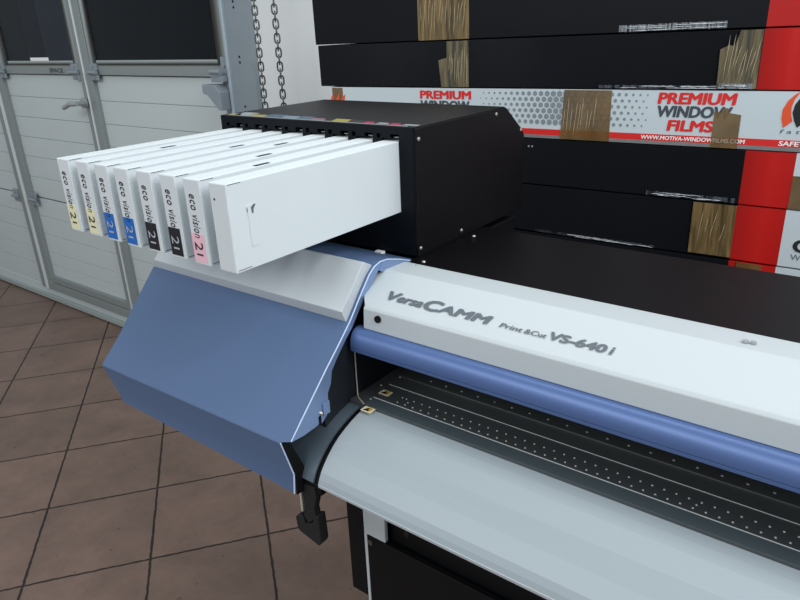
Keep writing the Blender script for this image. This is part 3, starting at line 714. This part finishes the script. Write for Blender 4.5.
# ------------------------------------------------------------------ ink cartridges
def CX(i): return -.5685-.04635*(7-i)        # right face of cartridge i (0 = farthest left)
SP = dict(y=('lab_yellow', 'ink_black', 'yellow'), b=('lab_blue', 'ink_lightgrey', 'blue'), k=('lab_black', 'ink_lightgrey', 'black'), p=('lab_pink', 'ink_black', 'pink'))
def build_cartridges():
    seq = ['y', 'y', 'b', 'b', 'k', 'k', 'p', None]
    labs = ['white ink cartridge with yellow label, farthest left of the eight',
            'white ink cartridge with yellow label, beside the blue-labelled ones',
            'white ink cartridge with blue label, next to the yellow-labelled ones',
            'white ink cartridge with blue label, next to the black-labelled ones',
            'white ink cartridge with black label, beside the blue-labelled ones',
            'white ink cartridge with black label, beside the pink-labelled one',
            'white ink cartridge with pink label on its spine',
            'plain white ink cartridge without label, nearest the camera, small torn patch']
    W, Ht, D = .0285, .1005, .345
    ZT = -.146; Y0 = .446
    group = 'ink cartridges in the slots of the black box'
    proto = root('ink_cartridge', (CX(0), Y0, ZT-Ht), labs[0], 'ink cartridge', group)
    def O(i): return (CX(i), Y0, ZT-Ht)
    b = MB().box(CX(0)-W, CX(0), Y0, Y0+D, ZT-Ht, ZT)
    b.build('sleeve', 'sleeve', proto, bevel=.0009, seg=2)
    # slit lines where the sleeve overlaps, at top and bottom of the right face
    x = CX(0)
    MB().box(x-.0004, x+.0003, Y0+.002, Y0+.020, ZT-.0016, ZT-.0009).build('sleeve_slit', 'ink_grey', proto)
    MB().box(x-.0004, x+.0003, Y0+.003, Y0+.022, ZT-Ht+.0024, ZT-Ht+.0032).build('sleeve_slit', 'ink_grey', proto)
    MB().box(x-W+.001, x-.0012, Y0-.0004, Y0+.0004, ZT-Ht+.0012, ZT-.0012).build('spine', 'spine', proto)
    roots = [proto]
    kids = list(proto.children)
    for i in range(1, 8):
        c = proto.copy(); col.objects.link(c); c.location = Vector(O(i))+Vector((0, (0, .001, 0, -.001, 0, .0005, -.001, -.002)[i], H)); c['_o'] = tuple(O(i)); c['label'] = labs[i]
        for k in kids:
            q = k.copy(); col.objects.link(q); q.parent = c; q['_o'] = tuple(O(i))
        roots.append(c)
    D90 = (0, 0, -1)
    for i, r in enumerate(roots):
        s_ = seq[i]; x1 = CX(i); x0 = x1-W
        if s_:
            lab, inkc, _ = SP[s_]
            zt = ZT-.063
            MB().box(x0+.0015, x1-.0050, Y0-.0009, Y0-.0004, ZT-Ht+.0030, zt).build('colour_label', lab, r)
            # writing runs from top to bottom, letter tops to the right
            for word, z_, w_ in (('eco', -.0165, .0185), ('vision', -.0400, .0275)):
                text(word, (x0+.0082, Y0-.0004, ZT+z_), D90, XR, w_, .0125, 'ink_black', r, shear=.12, space=1.1, bold=.006)
            text('2', (x0+.0060, Y0-.0009, zt-.0100), D90, XR, .0100, .0140, inkc, r)
            text('l', (x0+.0075, Y0-.0009, zt-.0240), D90, XR, .0022, .0110, inkc, r)
        else:
            # torn patch on the broad side and a speck on the spine
            y = Y0
            MB().prism([(y+.0235, ZT-.0290), (y+.0300, ZT-.0265), (y+.0385, ZT-.0285), (y+.0400, ZT-.0360), (y+.0365, ZT-.0500), (y+.0385, ZT-.0640), (y+.0360, ZT-.0760), (y+.0260, ZT-.0755), (y+.0250, ZT-.0600), (y+.0255, ZT-.0450)], x1, x1+.0007).build('torn_patch', 'sleeve', r, bevel=.0003)
            MB().prism([(y+.0300, ZT-.0310), (y+.0350, ZT-.0275), (y+.0370, ZT-.0290), (y+.0335, ZT-.0330), (y+.0325, ZT-.0385), (y+.0305, ZT-.0375)], x1+.0006, x1+.0009).prism([(y+.0240, ZT-.0310), (y+.0250, ZT-.0305), (y+.0248, ZT-.0355), (y+.0240, ZT-.0350)], x1+.0006, x1+.0009).build('torn_mark', 'ink_grey', r)
            MB().disc((x0+.0075, Y0-.0004, ZT-.0180), (0, -1, 0), .0014, .0004, 8).build('spine_speck', 'ink_black', r)
        # worn dark slot in the top edge of some sleeves
        off = {1: .115, 3: .165, 5: .130, 6: .085, 4: .205}.get(i)
        if off:
            y = Y0+off
            MB().prismy([(x1-.0085, ZT-.0003), (x1-.0015, ZT-.0003), (x1-.0015, ZT+.0003), (x1-.0085, ZT+.0003)], y, y+.024).build('top_slot', 'ink_black', r)
        if i == 6:
            MB().prism([(Y0+.0200, ZT-.0650), (Y0+.0300, ZT-.0630), (Y0+.0360, ZT-.0730), (Y0+.0260, ZT-.0790)], x1, x1+.0006).build('torn_patch', 'spine', r)
build_printer()
build_cartridges()

# ------------------------------------------------------------------ light: fluorescent ceiling tubes of the workshop and an added front fill
def area(name, loc, sx, sy, power, colr, rot=(0, 0, 0)):
    l = bpy.data.lights.new(name, 'AREA'); l.shape = 'RECTANGLE'; l.size = sx; l.size_y = sy; l.energy = power; l.color = colr
    o = bpy.data.objects.new(name, l); o.location = loc; o.rotation_euler = rot; col.objects.link(o)
cw = (.965, .99, 1.0)
def aim(p, q):
    return (Vector(q)-Vector(p)).to_track_quat('-Z', 'Y').to_euler()
for nm, p, q, sx, sy, pw in (('front_fill', (2.2, .2, 3.1), (-.5, .6, 1.1), 1.3, 1.6, 64),
                             ('front_fill', (-1.4, -2.6, 3.0), (-1.6, 1.2, .9), 3.4, 1.4, 68),  # unseen fill added behind the camera to brighten the door
                             ('front_fill', (-.2, .9, 3.2), (-.2, .8, 0), 2.4, .6, 19)):
    area(nm, p, sx, sy, pw, cw, aim(p, q))
w = bpy.data.worlds.new('World'); scene.world = w; w.use_nodes = True
w.node_tree.nodes['Background'].inputs[0].default_value = (.86, .93, 1, 1)
w.node_tree.nodes['Background'].inputs[1].default_value = .45

# ------------------------------------------------------------------ camera
cam = bpy.data.cameras.new('camera'); co = bpy.data.objects.new('camera', cam); col.objects.link(co)
cam.sensor_width = 36; cam.lens = 666.7426*36/800; cam.clip_start = .02; cam.clip_end = 60
Rm = Matrix(((0.80048918, 0.59824882, -0.03626884), (0.19928348, -0.32274643, -0.92526798), (-0.56524611, 0.73343923, -0.37757613)))
right, down, fwd = Vector(Rm[0]), Vector(Rm[1]), Vector(Rm[2])
m3 = Matrix((right, -down, -fwd)).transposed()
co.matrix_world = Matrix.Translation((0, 0, H)) @ m3.to_4x4()
scene.camera = co
scene.view_settings.view_transform = 'Standard'; scene.view_settings.look = 'None'
scene.view_settings.gamma = 1; scene.view_settings.use_curve_mapping = False
scene.view_settings.exposure = .08
for o in scene.objects:
    if '_o' in o.keys(): del o['_o']
